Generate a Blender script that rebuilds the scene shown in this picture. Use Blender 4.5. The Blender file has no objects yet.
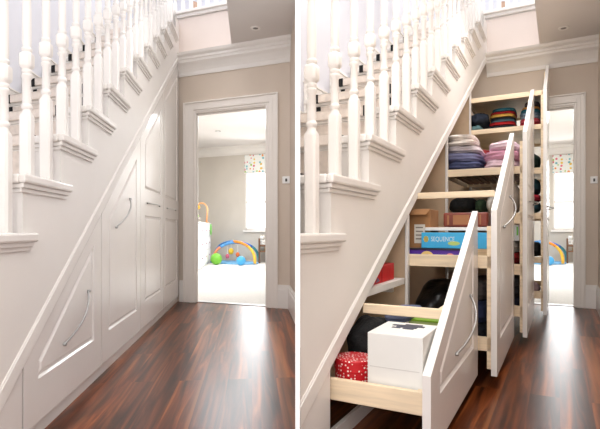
import bpy, bmesh, math, random
from mathutils import Vector, Matrix, noise
random.seed(4)
scn = bpy.context.scene
COL = scn.collection
PI = math.pi

# ------------------------------------------------------------------ materials
def srgb(c):
    return tuple(((v/255)/12.92 if v/255 <= .04045 else ((v/255+.055)/1.055)**2.4) for v in c) + (1,)

def mat(name, col, rough=.5, var=.04, scale=6, bump=0, bscale=80, metal=0, spec=.5, stretch=(1, 1, 1), coat=0, emit=0):
    m = bpy.data.materials.new(name); m.use_nodes = True
    N = m.node_tree.nodes; L = m.node_tree.links; b = N['Principled BSDF']
    tc = N.new('ShaderNodeTexCoord'); mp = N.new('ShaderNodeMapping'); mp.inputs['Scale'].default_value = stretch
    L.new(tc.outputs['Object'], mp.inputs[0])
    nz = N.new('ShaderNodeTexNoise'); nz.inputs['Scale'].default_value = scale; nz.inputs['Detail'].default_value = 4
    L.new(mp.outputs[0], nz.inputs['Vector'])
    rp = N.new('ShaderNodeValToRGB'); c = srgb(col)
    rp.color_ramp.elements[0].position = .3; rp.color_ramp.elements[1].position = .7
    rp.color_ramp.elements[0].color = tuple(max(0, v*(1-var*2)) for v in c[:3])+(1,)
    rp.color_ramp.elements[1].color = tuple(min(1, v*(1+var)) for v in c[:3])+(1,)
    L.new(nz.outputs['Fac'], rp.inputs[0]); L.new(rp.outputs[0], b.inputs['Base Color'])
    b.inputs['Roughness'].default_value = rough; b.inputs['Metallic'].default_value = metal
    b.inputs['Specular IOR Level'].default_value = spec
    b.inputs['Coat Weight'].default_value = coat
    if emit:
        b.inputs['Emission Color'].default_value = c; b.inputs['Emission Strength'].default_value = emit
    if bump:
        n2 = N.new('ShaderNodeTexNoise'); n2.inputs['Scale'].default_value = bscale; n2.inputs['Detail'].default_value = 3
        L.new(mp.outputs[0], n2.inputs['Vector'])
        bp = N.new('ShaderNodeBump'); bp.inputs['Strength'].default_value = bump; bp.inputs['Distance'].default_value = .01
        L.new(n2.outputs['Fac'], bp.inputs['Height']); L.new(bp.outputs[0], b.inputs['Normal'])
    return m

def dots(name, base, cols, scale, thr, rough=.6):
    m = bpy.data.materials.new(name); m.use_nodes = True
    N = m.node_tree.nodes; L = m.node_tree.links; b = N['Principled BSDF']
    tc = N.new('ShaderNodeTexCoord'); v = N.new('ShaderNodeTexVoronoi'); v.inputs['Scale'].default_value = scale
    v.inputs['Randomness'].default_value = .55
    L.new(tc.outputs['Object'], v.inputs['Vector'])
    lt = N.new('ShaderNodeMath'); lt.operation = 'LESS_THAN'; lt.inputs[1].default_value = thr
    L.new(v.outputs['Distance'], lt.inputs[0])
    sp = N.new('ShaderNodeSeparateColor'); L.new(v.outputs['Color'], sp.inputs[0])
    rp = N.new('ShaderNodeValToRGB'); rp.color_ramp.interpolation = 'CONSTANT'
    e = rp.color_ramp.elements
    e[0].color = srgb(cols[0]); e[0].position = 0
    if len(cols) > 1:
        e[1].color = srgb(cols[1]); e[1].position = 1/len(cols)
        for i in range(2, len(cols)):
            x = e.new(i/len(cols)); x.color = srgb(cols[i])
    else: e[1].color = srgb(cols[0])
    L.new(sp.outputs[0], rp.inputs[0])
    mx = N.new('ShaderNodeMix'); mx.data_type = 'RGBA'
    mx.inputs[6].default_value = srgb(base)
    L.new(lt.outputs[0], mx.inputs[0]); L.new(rp.outputs[0], mx.inputs[7])
    L.new(mx.outputs[2], b.inputs['Base Color']); b.inputs['Roughness'].default_value = rough
    return m

def walnut(name, ang):
    m = bpy.data.materials.new(name); m.use_nodes = True
    N = m.node_tree.nodes; L = m.node_tree.links; b = N['Principled BSDF']
    tc = N.new('ShaderNodeTexCoord'); rot = N.new('ShaderNodeMapping'); rot.inputs['Rotation'].default_value = (0, 0, ang)
    L.new(tc.outputs['Object'], rot.inputs[0])
    br = N.new('ShaderNodeTexBrick')          # planks: x along the boards
    br.inputs['Scale'].default_value = 1; br.inputs['Brick Width'].default_value = 1.5; br.inputs['Row Height'].default_value = .12
    br.inputs['Mortar Size'].default_value = .0008; br.inputs['Bias'].default_value = 0
    br.inputs['Color1'].default_value = (0, 0, 0, 1); br.inputs['Color2'].default_value = (1, 1, 1, 1); br.inputs['Mortar'].default_value = (.2, .2, .2, 1)
    br.offset = .37
    L.new(rot.outputs[0], br.inputs['Vector'])
    # grain, shifted per plank
    add = N.new('ShaderNodeVectorMath'); add.operation = 'MULTIPLY_ADD'
    add.inputs[1].default_value = (7, 9, 3)
    L.new(br.outputs['Color'], add.inputs[0]); L.new(rot.outputs[0], add.inputs[2])
    st = N.new('ShaderNodeMapping'); st.inputs['Scale'].default_value = (.7, 12, 1)
    L.new(add.outputs[0], st.inputs[0])
    g = N.new('ShaderNodeTexNoise'); g.inputs['Scale'].default_value = 1.7; g.inputs['Detail'].default_value = 5
    g.inputs['Distortion'].default_value = .9; g.inputs['Roughness'].default_value = .55
    L.new(st.outputs[0], g.inputs['Vector'])
    rp = N.new('ShaderNodeValToRGB'); e = rp.color_ramp.elements
    e[0].position = .3; e[0].color = srgb((36, 15, 7)); e[1].position = .74; e[1].color = srgb((172, 100, 50))
    for p, c in ((.42, (72, 34, 15)), (.5, (96, 46, 20)), (.6, (128, 66, 31))):
        x = e.new(p); x.color = srgb(c)
    L.new(g.outputs['Fac'], rp.inputs[0])
    # plank tone
    tone = N.new('ShaderNodeMapRange'); tone.inputs[3].default_value = .78; tone.inputs[4].default_value = 1.12
    L.new(br.outputs['Color'], tone.inputs[0])
    mul = N.new('ShaderNodeMix'); mul.data_type = 'RGBA'; mul.blend_type = 'MULTIPLY'; mul.inputs[0].default_value = 1
    L.new(rp.outputs[0], mul.inputs[6]); L.new(tone.outputs[0], mul.inputs[7])
    # pale sapwood streaks
    st2 = N.new('ShaderNodeMapping'); st2.inputs['Scale'].default_value = (.12, 10, 1); L.new(add.outputs[0], st2.inputs[0])
    sn = N.new('ShaderNodeTexNoise'); sn.inputs['Scale'].default_value = 1.3; sn.inputs['Detail'].default_value = 2
    L.new(st2.outputs[0], sn.inputs['Vector'])
    sr = N.new('ShaderNodeMapRange'); sr.inputs[1].default_value = .6; sr.inputs[2].default_value = .8
    L.new(sn.outputs['Fac'], sr.inputs[0])
    mx = N.new('ShaderNodeMix'); mx.data_type = 'RGBA'; mx.inputs[7].default_value = srgb((190, 122, 70))
    sc = N.new('ShaderNodeMath'); sc.operation = 'MULTIPLY'; sc.inputs[1].default_value = .7; L.new(sr.outputs[0], sc.inputs[0])
    L.new(sc.outputs[0], mx.inputs[0]); L.new(mul.outputs[2], mx.inputs[6])
    L.new(mx.outputs[2], b.inputs['Base Color'])
    b.inputs['Roughness'].default_value = .3; b.inputs['Specular IOR Level'].default_value = .3
    bp = N.new('ShaderNodeBump'); bp.inputs['Strength'].default_value = .05; bp.inputs['Distance'].default_value = .004
    L.new(g.outputs['Fac'], bp.inputs['Height']); L.new(bp.outputs[0], b.inputs['Normal'])
    return m

M = dict(
 white=mat('white_gloss_paint', (238, 233, 228), .28, .015, 3, .02, 40),
 front=mat('white_satin_front', (238, 233, 229), .22, .012, 3, .015, 30),
 string=mat('warm_white_paint', (238, 233, 228), .5, .02, 2, .04, 60),
 beige=mat('beige_wall_paint', (214, 199, 184), .8, .02, 2, .06, 120),
 upper=mat('pale_grey_wall_paint', (222, 222, 229), .85, .02, 1.5, .05, 120),
 ceil=mat('ceiling_paint', (226, 220, 216), .9, .015, 2, .05, 120),
 pine=mat('pine_wood', (244, 222, 190), .5, .09, 4, .05, 60, stretch=(1, 1, 14)),
 mdf=mat('brown_board', (208, 180, 150), .7, .1, 5, .03, 60),
 dark=mat('dark_gap', (30, 26, 24), .8),
 chrome=mat('brushed_metal', (178, 177, 176), .38, .03, 10, metal=1),
 carpet=mat('cream_carpet', (244, 240, 234), .95, .04, 40, .3, 300),
 runner=mat('beige_stair_carpet', (232, 220, 210), .95, .06, 30, .4, 300),
 black=mat('black_fabric', (11, 11, 13), .85, .25, 20, .4, 90),
 blackbag=mat('black_glossy_plastic', (13, 13, 15), .38, .3, 9, .7, 22),
 room=mat('greige_room_wall', (214, 206, 196), .85, .02, 2, .05, 120),
 casing=mat('door_casing_paint', (243, 236, 229), .35, .012, 3),
)
_fc = {}
def fab(rgb):
    if rgb not in _fc:
        _fc[rgb] = mat('fabric_%d_%d_%d' % rgb, rgb, .9, .14, 14, .5, 140)
    return _fc[rgb]
_pc = {}
def plas(rgb, rough=.4):
    if rgb not in _pc: _pc[rgb] = mat('painted_%d_%d_%d' % rgb, rgb, rough, .04, 8)
    return _pc[rgb]

# ------------------------------------------------------------------ camera and the two halls
F = 482/600            # focal length over frame width
HC = .75               # lens height
cam = bpy.data.cameras.new('camera'); co = bpy.data.objects.new('camera', cam); COL.objects.link(co)
cam.sensor_width = 36; cam.lens = F*36; cam.shift_y = 15.5/600; cam.clip_start = .02
co.location = (0, 0, HC); co.rotation_euler = (PI/2, 0, 0); scn.camera = co

class Hall:
    """s: metres from the door wall back down the hall, u: metres out from the cupboard fronts, h: height."""
    def __init__(self, C, d, r, ks, ku, side):
        self.C = Vector((C[0], C[1], 0)); self.d = Vector((*d, 0)).normalized(); self.r = Vector((*r, 0)).normalized()
        self.ks, self.ku, self.side = ks, ku, side
    def P(self, s, u, h): return self.C - self.d*s + self.r*u + Vector((0, 0, h))
    def Q(self, s, u, h): return self.P(s*self.ks, u*self.ku, h)     # shared measurements of the pair of halls
HL = Hall((-1.2692, 5.0559), (-48/482, 1), (1200/482, -1), 1, 1, 'L')
HR = Hall((1.9615, 5.0559), (260/482, 1), (892/482, -1), 1.1305, .784, 'R')

class MB:
    def __init__(self): self.bm = bmesh.new()
    def poly(self, pts):
        vs = [self.bm.verts.new(p) for p in pts]
        try: return self.bm.faces.new(vs)
        except ValueError: return None
    def hexa(self, f, a, b):
        """box between corners a and b, through the mapping f(s,u,h)"""
        P = [[[self.bm.verts.new(f(x, y, z)) for z in (a[2], b[2])] for y in (a[1], b[1])] for x in (a[0], b[0])]
        for q in (((0,0,0),(0,0,1),(0,1,1),(0,1,0)), ((1,0,0),(1,1,0),(1,1,1),(1,0,1)), ((0,0,0),(1,0,0),(1,0,1),(0,0,1)),
                  ((0,1,0),(0,1,1),(1,1,1),(1,1,0)), ((0,0,0),(0,1,0),(1,1,0),(1,0,0)), ((0,0,1),(1,0,1),(1,1,1),(0,1,1))):
            self.bm.faces.new([P[i][j][k] for i, j, k in q])
        return self
    def prism(self, lo, hi):
        n = len(lo)
        a = [self.bm.verts.new(p) for p in lo]; b = [self.bm.verts.new(p) for p in hi]
        self.bm.faces.new(a[::-1]); self.bm.faces.new(b)
        for i in range(n): self.bm.faces.new((a[i], a[(i+1) % n], b[(i+1) % n], b[i]))
        return self
    def rings(self, rs, closed=False, caps=True):
        V = [[self.bm.verts.new(p) for p in r] for r in rs]; n = len(rs[0])
        rng = range(len(V)) if closed else range(len(V)-1)
        for i in rng:
            A, B = V[i], V[(i+1) % len(V)]
            for k in range(n): self.bm.faces.new((A[k], A[(k+1) % n], B[(k+1) % n], B[k]))
        if caps and not closed: self.bm.faces.new(V[0][::-1]); self.bm.faces.new(V[-1])
        return self
    def lathe(self, c, prof, n=16, ang=0, xd=Vector((1, 0, 0)), yd=Vector((0, 1, 0))):
        """prof: (radius, height, squareness)"""
        rs = []
        for p in prof:
            r, z = p[0], p[1]; sq = p[2] if len(p) > 2 else 0
            ring = []
            for k in range(n):
                t = 2*PI*(k+.5)/n; x, y = math.cos(t), math.sin(t)
                q = 1/max(abs(x), abs(y)) if sq else 1
                ring.append(Vector(c)+xd*(r*x*q)+yd*(r*y*q)+Vector((0, 0, z)))
            rs.append(ring)
        return self.rings(rs)
    def tube(self, pts, r, n=8, closed=False):
        pts = [Vector(p) for p in pts]; rs = []
        m = len(pts); up = None
        for i, p in enumerate(pts):
            a = pts[i-1] if (i > 0 or closed) else p; b = pts[(i+1) % m] if (i < m-1 or closed) else p
            t = (b-a).normalized()
            if up is None:
                up = Vector((0, 0, 1)) if abs(t.z) < .9 else Vector((1, 0, 0))
            x = t.cross(up).normalized(); up = x.cross(t).normalized()
            rr = r[i] if isinstance(r, (list, tuple)) else r
            rs.append([p+(x*math.cos(2*PI*k/n)+up*math.sin(2*PI*k/n))*rr for k in range(n)])
        return self.rings(rs, closed)
    def ball(self, c, rx, ry, rz, seg=20, rn=12):
        mt = Matrix.Translation(c) @ Matrix.Diagonal((rx, ry, rz, 1))
        bmesh.ops.create_uvsphere(self.bm, u_segments=seg, v_segments=rn, radius=1, matrix=mt)
        return self
    def build(self, name, m, parent=None, org=None, hall=None, clip=False, bevel=0, smooth=False, sub=0):
        bm = self.bm
        if clip:
            x = -.0135 if hall.side == 'L' else .001
            bmesh.ops.bisect_plane(bm, geom=bm.verts[:]+bm.edges[:]+bm.faces[:], plane_co=(x, 0, 0),
                                   plane_no=(1, 0, 0) if hall.side == 'L' else (-1, 0, 0), clear_outer=True)
            if not bm.verts: bm.free(); return None
        bmesh.ops.recalc_face_normals(bm, faces=bm.faces[:])
        if parent is not None: o0 = parent.matrix_world.translation if parent.parent is None else Vector(parent['_o'])
        elif org is not None: o0 = Vector(org)
        else:
            zs = min(v.co.z for v in bm.verts)
            c = sum((v.co for v in bm.verts), Vector())/len(bm.verts); o0 = Vector((c.x, c.y, zs))
        if parent is not None and parent.type == 'EMPTY': o0 = Vector(parent['_o'])
        elif parent is not None: o0 = Vector(parent['_o'])
        for v in bm.verts: v.co -= o0
        me = bpy.data.meshes.new(name); bm.to_mesh(me); bm.free()
        o = bpy.data.objects.new(name, me); COL.objects.link(o)
        me.materials.append(m)
        o['_o'] = tuple(o0)
        if parent is not None: o.parent = parent
        else: o.location = o0
        if smooth:
            for p in me.polygons: p.use_smooth = True
        if bevel:
            b = o.modifiers.new('bevel', 'BEVEL'); b.width = bevel; b.segments = 2; b.limit_method = 'ANGLE'; b.angle_limit = math.radians(35)
        if sub:
            b = o.modifiers.new('subsurf', 'SUBSURF'); b.levels = sub; b.render_levels = sub
        return o

def thing(name, label, cat, loc, group=None):
    o = bpy.data.objects.new(name, None); COL.objects.link(o); o.location = loc; o.empty_display_size = .1
    o['_o'] = tuple(loc); o['label'] = label; o['category'] = cat
    if group: o['group'] = group
    return o
def tag(o, label, cat, group=None):
    o['label'] = label; o['category'] = cat
    if group: o['group'] = group
    return o
def struct(o):
    if o: o['kind'] = 'structure'
    return o
def box(f, a, b): return MB().hexa(f, a, b)

# ------------------------------------------------------------------ shared measurements
DIAG = lambda s: 2.31-.645*(s-.386)            # lower edge of the stair string
GO, RISE, R1, H0 = .322, .196, 3.46, .74
rs_ = lambda k: R1-GO*(k-1)                    # riser below tread k
th = lambda k: H0+RISE*k                       # top of tread k
KMIN, KMAX = -3, 10
GAPS = [3.461, 2.616, 1.757, .89, .03]
CEIL, LAND = 2.56, 2.95

def offset_poly(p, d):
    """inset a convex polygon (counter clockwise) by d"""
    n = len(p); out = []
    for i in range(n):
        a, b, c = Vector(p[i-1]), Vector(p[i]), Vector(p[(i+1) % n])
        e1 = (b-a).normalized(); e2 = (c-b).normalized()
        n1 = Vector((-e1.y, e1.x)); n2 = Vector((-e2.y, e2.x))
        k = d/(1+n1.dot(n2)); out.append(tuple(b+(n1+n2)*k))
    return out
def ccw(p):
    a = sum(p[i-1][0]*p[i][1]-p[i][0]*p[i-1][1] for i in range(len(p)))
    return p if a > 0 else p[::-1]

def front_mesh(f, outline, holes, u1, t=.026):
    """slab with routed panel grooves; f maps (s,u,h)"""
    mb = MB(); bm = mb.bm
    out = ccw(outline)
    ob = [bm.verts.new(f(p[0], u1, p[1])) for p in out]
    oi = [bm.verts.new(f(p[0], u1-t, p[1])) for p in out]
    n = len(out)
    for i in range(n): bm.faces.new((ob[i], ob[(i+1) % n], oi[(i+1) % n], oi[i]))
    bm.faces.new(oi)
    edges = [bm.edges.get((ob[i], ob[(i+1) % n])) for i in range(n)]
    for hpoly in holes:
        hp = ccw(hpoly)
        lv = []
        for off, dep in ((0, 0), (.007, .011), (.013, .011), (.026, .002), (.03, .001)):
            q = offset_poly(hp, off); lv.append([bm.verts.new(f(p[0], u1-dep, p[1])) for p in q])
        m = len(hp)
        for A, B in zip(lv, lv[1:]):
            for i in range(m): bm.faces.new((A[i], A[(i+1) % m], B[(i+1) % m], B[i]))
        bm.faces.new(lv[-1])
        edges += [bm.edges.get((lv[0][i], lv[0][(i+1) % m])) for i in range(m)]
    bmesh.ops.triangle_fill(bm, use_beauty=True, use_dissolve=False, edges=edges)
    return mb

# outline and panels of the four fronts, in shared measurements
def front_top(s):
    K_ = [(.03, 2.385), (.89, 1.9), (1.757, 1.378), (2.616, .842), (3.461, .304)]
    for (a, ha), (b, hb) in zip(K_, K_[1:]):
        if s <= b or b == 3.461: return ha+(hb-ha)*(s-a)/(b-a)
def fronts(line):
    fr = []
    for i in range(4):
        a, b = GAPS[i]-.003, GAPS[i+1]+.003
        fr.append([(a, .062), (b, .062), (b, line(b)), (a, line(a))])
    def pan(a, b, lo, drop): return [(a, lo), (b, lo), (b, line(b)-drop), (a, line(a)-drop)]
    pn = [[pan(3.345, 2.735, .216, .085)], [pan(2.49, 1.86, .214, .105)],
          [pan(1.615, 1.005, 1.04, .105), [(1.615, .236), (1.005, .236), (1.005, .855), (1.615, .855)]],
          [pan(.79, .15, 1.04, .105), [(.79, .236), (.15, .236), (.15, .855), (.79, .855)]]]
    return fr, pn
FR, PANELS = fronts(lambda s: DIAG(s)-.032)
FRO, PANELSO = fronts(front_top)
HAND = [((3.11, .285), (2.82, .465)), ((2.36, .765), (2.05, .945)), ((1.55, .945), (1.09, .945)), ((.73, .945), (.25, .945))]

def bow_handle(f, p, q, u):
    mb = MB(); pts = []
    for k in range(17):
        t = k/16; x = p[0]+(q[0]-p[0])*t; z = p[1]+(q[1]-p[1])*t
        pts.append(f(x, u+.046*math.sin(PI*t)**.8, z))
    mb.tube(pts,   .0045, 8)
    for e in (p, q):
        mb.tube([f(e[0], u-.002, e[1]), f(e[0], u+.012, e[1])], .0065, 10)
    return mb

# ------------------------------------------------------------------ soft things
def fold_mesh(f, c, hs, seed, layers=2, lump=.12, seg=28, rings=14, power=4):
    """folded cloth: a flattened rounded block whose rim shows its folds; c centre (s,u,h), hs half sizes"""
    mb = MB(); rows = []
    rng = random.Random(seed); ph = rng.random()*10
    for i in range(rings+1):
        v = -PI/2+PI*i/rings; row = []
        cz, sz = math.cos(v), math.sin(v)
        zz = math.copysign(abs(sz)**(.62), sz); rad = max(abs(cz), 1e-3)**(.22)
        if i in (0, rings): rad = .02
        rad *= 1-.1*abs(math.cos(zz*PI*layers/2+PI/2*(layers % 2 == 0)))**3*(1 if abs(zz) < .9 else 0)
        for k in range(seg):
            t = 2*PI*k/seg; x, y = math.cos(t), math.sin(t)
            q = (abs(x)**power+abs(y)**power)**(-1/power)
            nx = noise.noise(Vector((x*1.3+ph, y*1.3, zz*.8+seed)))
            n2 = noise.noise(Vector((x*3+ph, y*3+5, zz*2+seed)))
            rr = rad*(1+lump*.7*nx+lump*.4*n2)
            dz = lump*hs[2]*1.6*noise.noise(Vector((x*q*rad*1.5+ph, y*q*rad*1.5, seed)))*(1 if zz > 0 else .15)
            row.append(f(c[0]+hs[0]*x*q*rr, c[1]+hs[1]*y*q*rr, c[2]+hs[2]*zz+dz))
        rows.append(row)
    mb.rings(rows)
    return mb
def cloth(hall, name, label, cat, group, s, u, h, rgb, seed, layers=2, lump=.12, m=None):
    c = ((s[0]+s[1])/2, (u[0]+u[1])/2, (h[0]+h[1])/2); hs = (abs(s[1]-s[0])/2, abs(u[1]-u[0])/2, abs(h[1]-h[0])/2)
    o = fold_mesh(hall.P, c, hs, seed, layers, lump).build(name, m or fab(rgb), smooth=True, sub=1, hall=hall)
    return tag(o, label, cat, group)
def lump_mesh(f, c, hs, seed, amp=.25, power=2.6):
    mb = MB(); rows = []; R_, S_ = 16, 28
    for i in range(R_+1):
        v = -PI/2+PI*i/R_; row = []
        for k in range(S_):
            t = 2*PI*k/S_
            x, y, z = math.cos(v)*math.cos(t), math.cos(v)*math.sin(t), math.sin(v)
            if i in (0, R_): x, y = .01*math.cos(t), .01*math.sin(t)
            q = (abs(x)**power+abs(y)**power+abs(z)**power)**(-1/power)
            nn = 1+amp*noise.noise(Vector((x*1.8+seed, y*1.8, z*1.8)))+amp*.4*noise.noise(Vector((x*5+seed, y*5, z*5)))
            row.append(f(c[0]+hs[0]*x*q*nn, c[1]+hs[1]*y*q*nn, max(c[2]+hs[2]*z*q*nn, c[2]-hs[2])))
        rows.append(row)
    return mb.rings(rows)
def lump(hall, name, label, cat, group, s, u, h, m, seed, amp=.25):
    c = ((s[0]+s[1])/2, (u[0]+u[1])/2, (h[0]+h[1])/2); hs = (abs(s[1]-s[0])/2, abs(u[1]-u[0])/2, abs(h[1]-h[0])/2)
    return tag(lump_mesh(hall.P, c, hs, seed, amp).build(name, m, smooth=True, sub=1), label, cat, group)

# ------------------------------------------------------------------ one hall
def hall_shell(H, where):
    Q = H.Q; S4 = 5.6
    # floor
    mb = MB(); mb.prism([Q(S4, -1.0, -.06), Q(S4, 2.6, -.06), Q(-.06, 2.6, -.06), Q(-.06, -1.0, -.06)],
                        [Q(S4, -1.0, 0), Q(S4, 2.6, 0), Q(-.06, 2.6, 0), Q(-.06, -1.0, 0)])
    x = -.0065
    bm = mb.bm
    bmesh.ops.bisect_plane(bm, geom=bm.verts[:]+bm.edges[:]+bm.faces[:], plane_co=(x, 0, 0), plane_no=(1, 0, 0) if H.side == 'L' else (-1, 0, 0), clear_outer=True)
    ang = -math.atan2(H.d.y, H.d.x)
    struct(mb.build('floor', walnut('walnut_boards_'+H.side, ang), org=(0, 0, 0)))
    # wall carrying the stairs: stepped top, sloping lower edge
    pts = [(0, DIAG(0)), (3.967, 0)]
    smax = rs_(KMIN)
    pts.append((smax, 0))
    for k in range(KMIN, KMAX+1):
        pts += [(rs_(k), th(k)-.031), (rs_(k+1), th(k)-.031)]
    pts += [(rs_(KMAX+1), LAND-.04), (0, LAND-.04)]
    mb = MB(); bm = mb.bm
    for u, flip in ((0, 0), (-.028, 1)):
        vs = [bm.verts.new(Q(p[0], u, p[1])) for p in pts]
        if not flip: A = vs
        else: B = vs
    for i in range(len(pts)): bm.faces.new((A[i], A[(i+1) % len(pts)], B[(i+1) % len(pts)], B[i]))
    fa = bm.faces.new(A); fb = bm.faces.new(B[::-1])
    bm.normal_update()
    bmesh.ops.triangulate(bm, faces=[fa, fb], ngon_method='EAR_CLIP')
    struct(mb.build('wall_stair', M['string'], hall=H, clip=True))
    # sloping lip above the fronts, with a fine bead on its upper side
    mb = MB()
    for (lo, hi, u0, u1) in ((-.028, .034, -.02, .008), (.034, .042, -.02, .004)):
        mb.prism([Q(0.0, u0, DIAG(0)+lo), Q(3.96, u0, DIAG(3.96)+lo), Q(3.96, u0, DIAG(3.96)+hi), Q(0.0, u0, DIAG(0)+hi)],
                 [Q(0.0, u1, DIAG(0)+lo), Q(3.96, u1, DIAG(3.96)+lo), Q(3.96, u1, DIAG(3.96)+hi), Q(0.0, u1, DIAG(0)+hi)])
    struct(mb.build('trim_1', M['string'], hall=H, clip=True, bevel=.003))
    # plinth and the fixed corner panel
    struct(box(Q, (0, -.04, 0), (3.46, -.018, .058)).build('trim_2', M['white'], hall=H, clip=True, bevel=.002))
    mb = MB(); a, b = 3.466, 3.92
    mb.prism([Q(a, -.022, 0), Q(b, -.022, 0), Q(a, -.022, DIAG(a)-.03)], [Q(a, 0, 0), Q(b, 0, 0), Q(a, 0, DIAG(a)-.03)])
    struct(mb.build('trim_3', M['front'], hall=H, clip=True, bevel=.002))
    # door wall with the opening
    dl, dr, dt = .205, 1.02, 1.965
    uR = 1.265
    mb = MB()
    for a, b in (((-.1, -.95, 0), (0, dl, CEIL)), ((-.1, dr, 0), (0, uR+.1, CEIL)), ((-.1, dl, dt), (0, dr, CEIL))):
        mb.hexa(Q, a, b)
    struct(mb.build('wall_door', M['beige'], hall=H, clip=True))
    struct(box(Q, (-.1, -.95, CEIL), (0, uR+.1, 2.97)).build('wall_fascia', mat('landing_fascia_paint_'+H.side, (234, 220, 212), .8, .02, 2), hall=H, clip=True))
    # casing (stepped profile) and lining
    mb = MB()
    w0, w1 = .148, .118
    L0, L1, T0 = .055, 1.135, 2.07
    for (in0, in1, d) in ((0, .022, .034), (.022, .07, .020), (.07, .125, .026), (.125, .157, .014)):
        il0, il1 = L0+in0, L0+in1; ir0, ir1 = L1-in0*.75, L1-in1*.75; t0, t1 = T0-in0*.68, T0-in1*.68
        mb.hexa(Q, (0, il0, 0), (d, il1, t0)); mb.hexa(Q, (0, ir1, 0), (d, ir0, t0)); mb.hexa(Q, (0, il1, t1), (d, ir1, t0))
    mb.hexa(Q, (-.1, dl, 0), (.004, dl+.012, dt)); mb.hexa(Q, (-.1, dr-.012, 0), (.004, dr, dt)); mb.hexa(Q, (-.1, dl, dt-.012), (.004, dr, dt))
    mb.hexa(Q, (-.06, dl+.012, 0), (-.03, dl+.024, dt-.012)); mb.hexa(Q, (-.06, dl+.012, dt-.028), (-.03, dr-.012, dt-.012))
    struct(mb.build('trim_4', M['casing'], hall=H, clip=True, bevel=.003))
    struct(box(Q, (-.1, dl, -.05), (-.04, dr, .006)).build('trim_5', M['chrome'], hall=H))
    # skirting boards
    def skirt(mb, s0, s1, u0, u1, hh=.225, along='u'):
        for z0, z1, d in ((0, hh-.045, .022), (hh-.045, hh-.018, .016), (hh-.018, hh, .009)):
            if along == 'u': mb.hexa(Q, (0, u0, z0), (d, u1, z1))
            else: mb.hexa(Q, (s0, u1-d, z0), (s1, u1, z1))
    mb = MB(); skirt(mb, 0, 0, 0.005, .055); skirt(mb, 0, 0, 1.135, uR)
    struct(mb.build('baseboard_door', M['white'], hall=H, clip=True, bevel=.003))
    smx = .76 if H.side == 'L' else 4.6
    struct(box(Q, (-.1, uR, 0), (smx, uR+.1, 2.62)).build('wall_right', M['beige'], hall=H, clip=True))
    mb = MB(); skirt(mb, .0, smx, 0, uR, along='s')
    struct(mb.build('baseboard_right', M['white'], hall=H, clip=True, bevel=.003))
    # ceiling beside the stairwell
    struct(box(Q, (0, .635, CEIL), (5.2, uR+.1, LAND)).build('ceiling', M['ceil'], hall=H, clip=True))
    # cornice
    prof = [(0, 0), (.014, 0), (.018, .02), (.018, .035), (.03, .055), (.055, .085), (.085, .105), (.09, .125), (.10, .13), (.10, .15), (.125, .165), (.135, .185), (0, .185)]
    mb = MB(); mb.prism([Q(d, -.0, 2.347+z*1.15) for d, z in prof], [Q(d, uR, 2.347+z*1.15) for d, z in prof])
    struct(mb.build('trim_6', M['string'], hall=H, clip=True))
    # upper floor: landing, its ledge, walls round the stairwell
    mb = MB(); mb.hexa(Q, (-1.6, -.95, LAND), (.0, .66, 3.0)); mb.hexa(Q, (-.02, -.95, 3.0), (.045, .66, 3.03)); mb.hexa(Q, (-.02, -.95, 2.965), (.02, .66, 3.0))
    struct(mb.build('trim_7', M['white'], hall=H, clip=True, bevel=.004))
    struct(box(Q, (-1.7, -.95, 0), (5.2, -.85, 5.2)).build('wall_stairwell', M['upper'], hall=H, clip=True))
    struct(box(Q, (-1.7, -.85, 3.0), (-1.6, 1.4, 5.2)).build('wall_landing', M['upper'], hall=H, clip=True))
    # stepped skirting up the far side of the stairs
    mb = MB()
    for k in range(KMIN, KMAX+1):
        mb.hexa(Q, (rs_(k+1)-.02, -.85, th(k)-.2), (rs_(k)+.03, -.828, th(k)+.1))
        mb.hexa(Q, (rs_(k+1)-.02, -.85, th(k)+.1), (rs_(k)+.035, -.82, th(k)+.112))
    struct(mb.build('trim_8', M['white'], hall=H, clip=True, bevel=.003))
    # closed back of the space below the stairs
    mb = MB()
    bk = -.62
    mb.prism([Q(0, bk-.02, 0), Q(3.9, bk-.02, 0), Q(3.9, bk-.02, .1), Q(0, bk-.02, DIAG(0)+.05)], [Q(0, bk, 0), Q(3.9, bk, 0), Q(3.9, bk, .1), Q(0, bk, DIAG(0)+.05)])
    struct(mb.build('wall_cupboard', M['mdf'], hall=H, clip=True))

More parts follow.
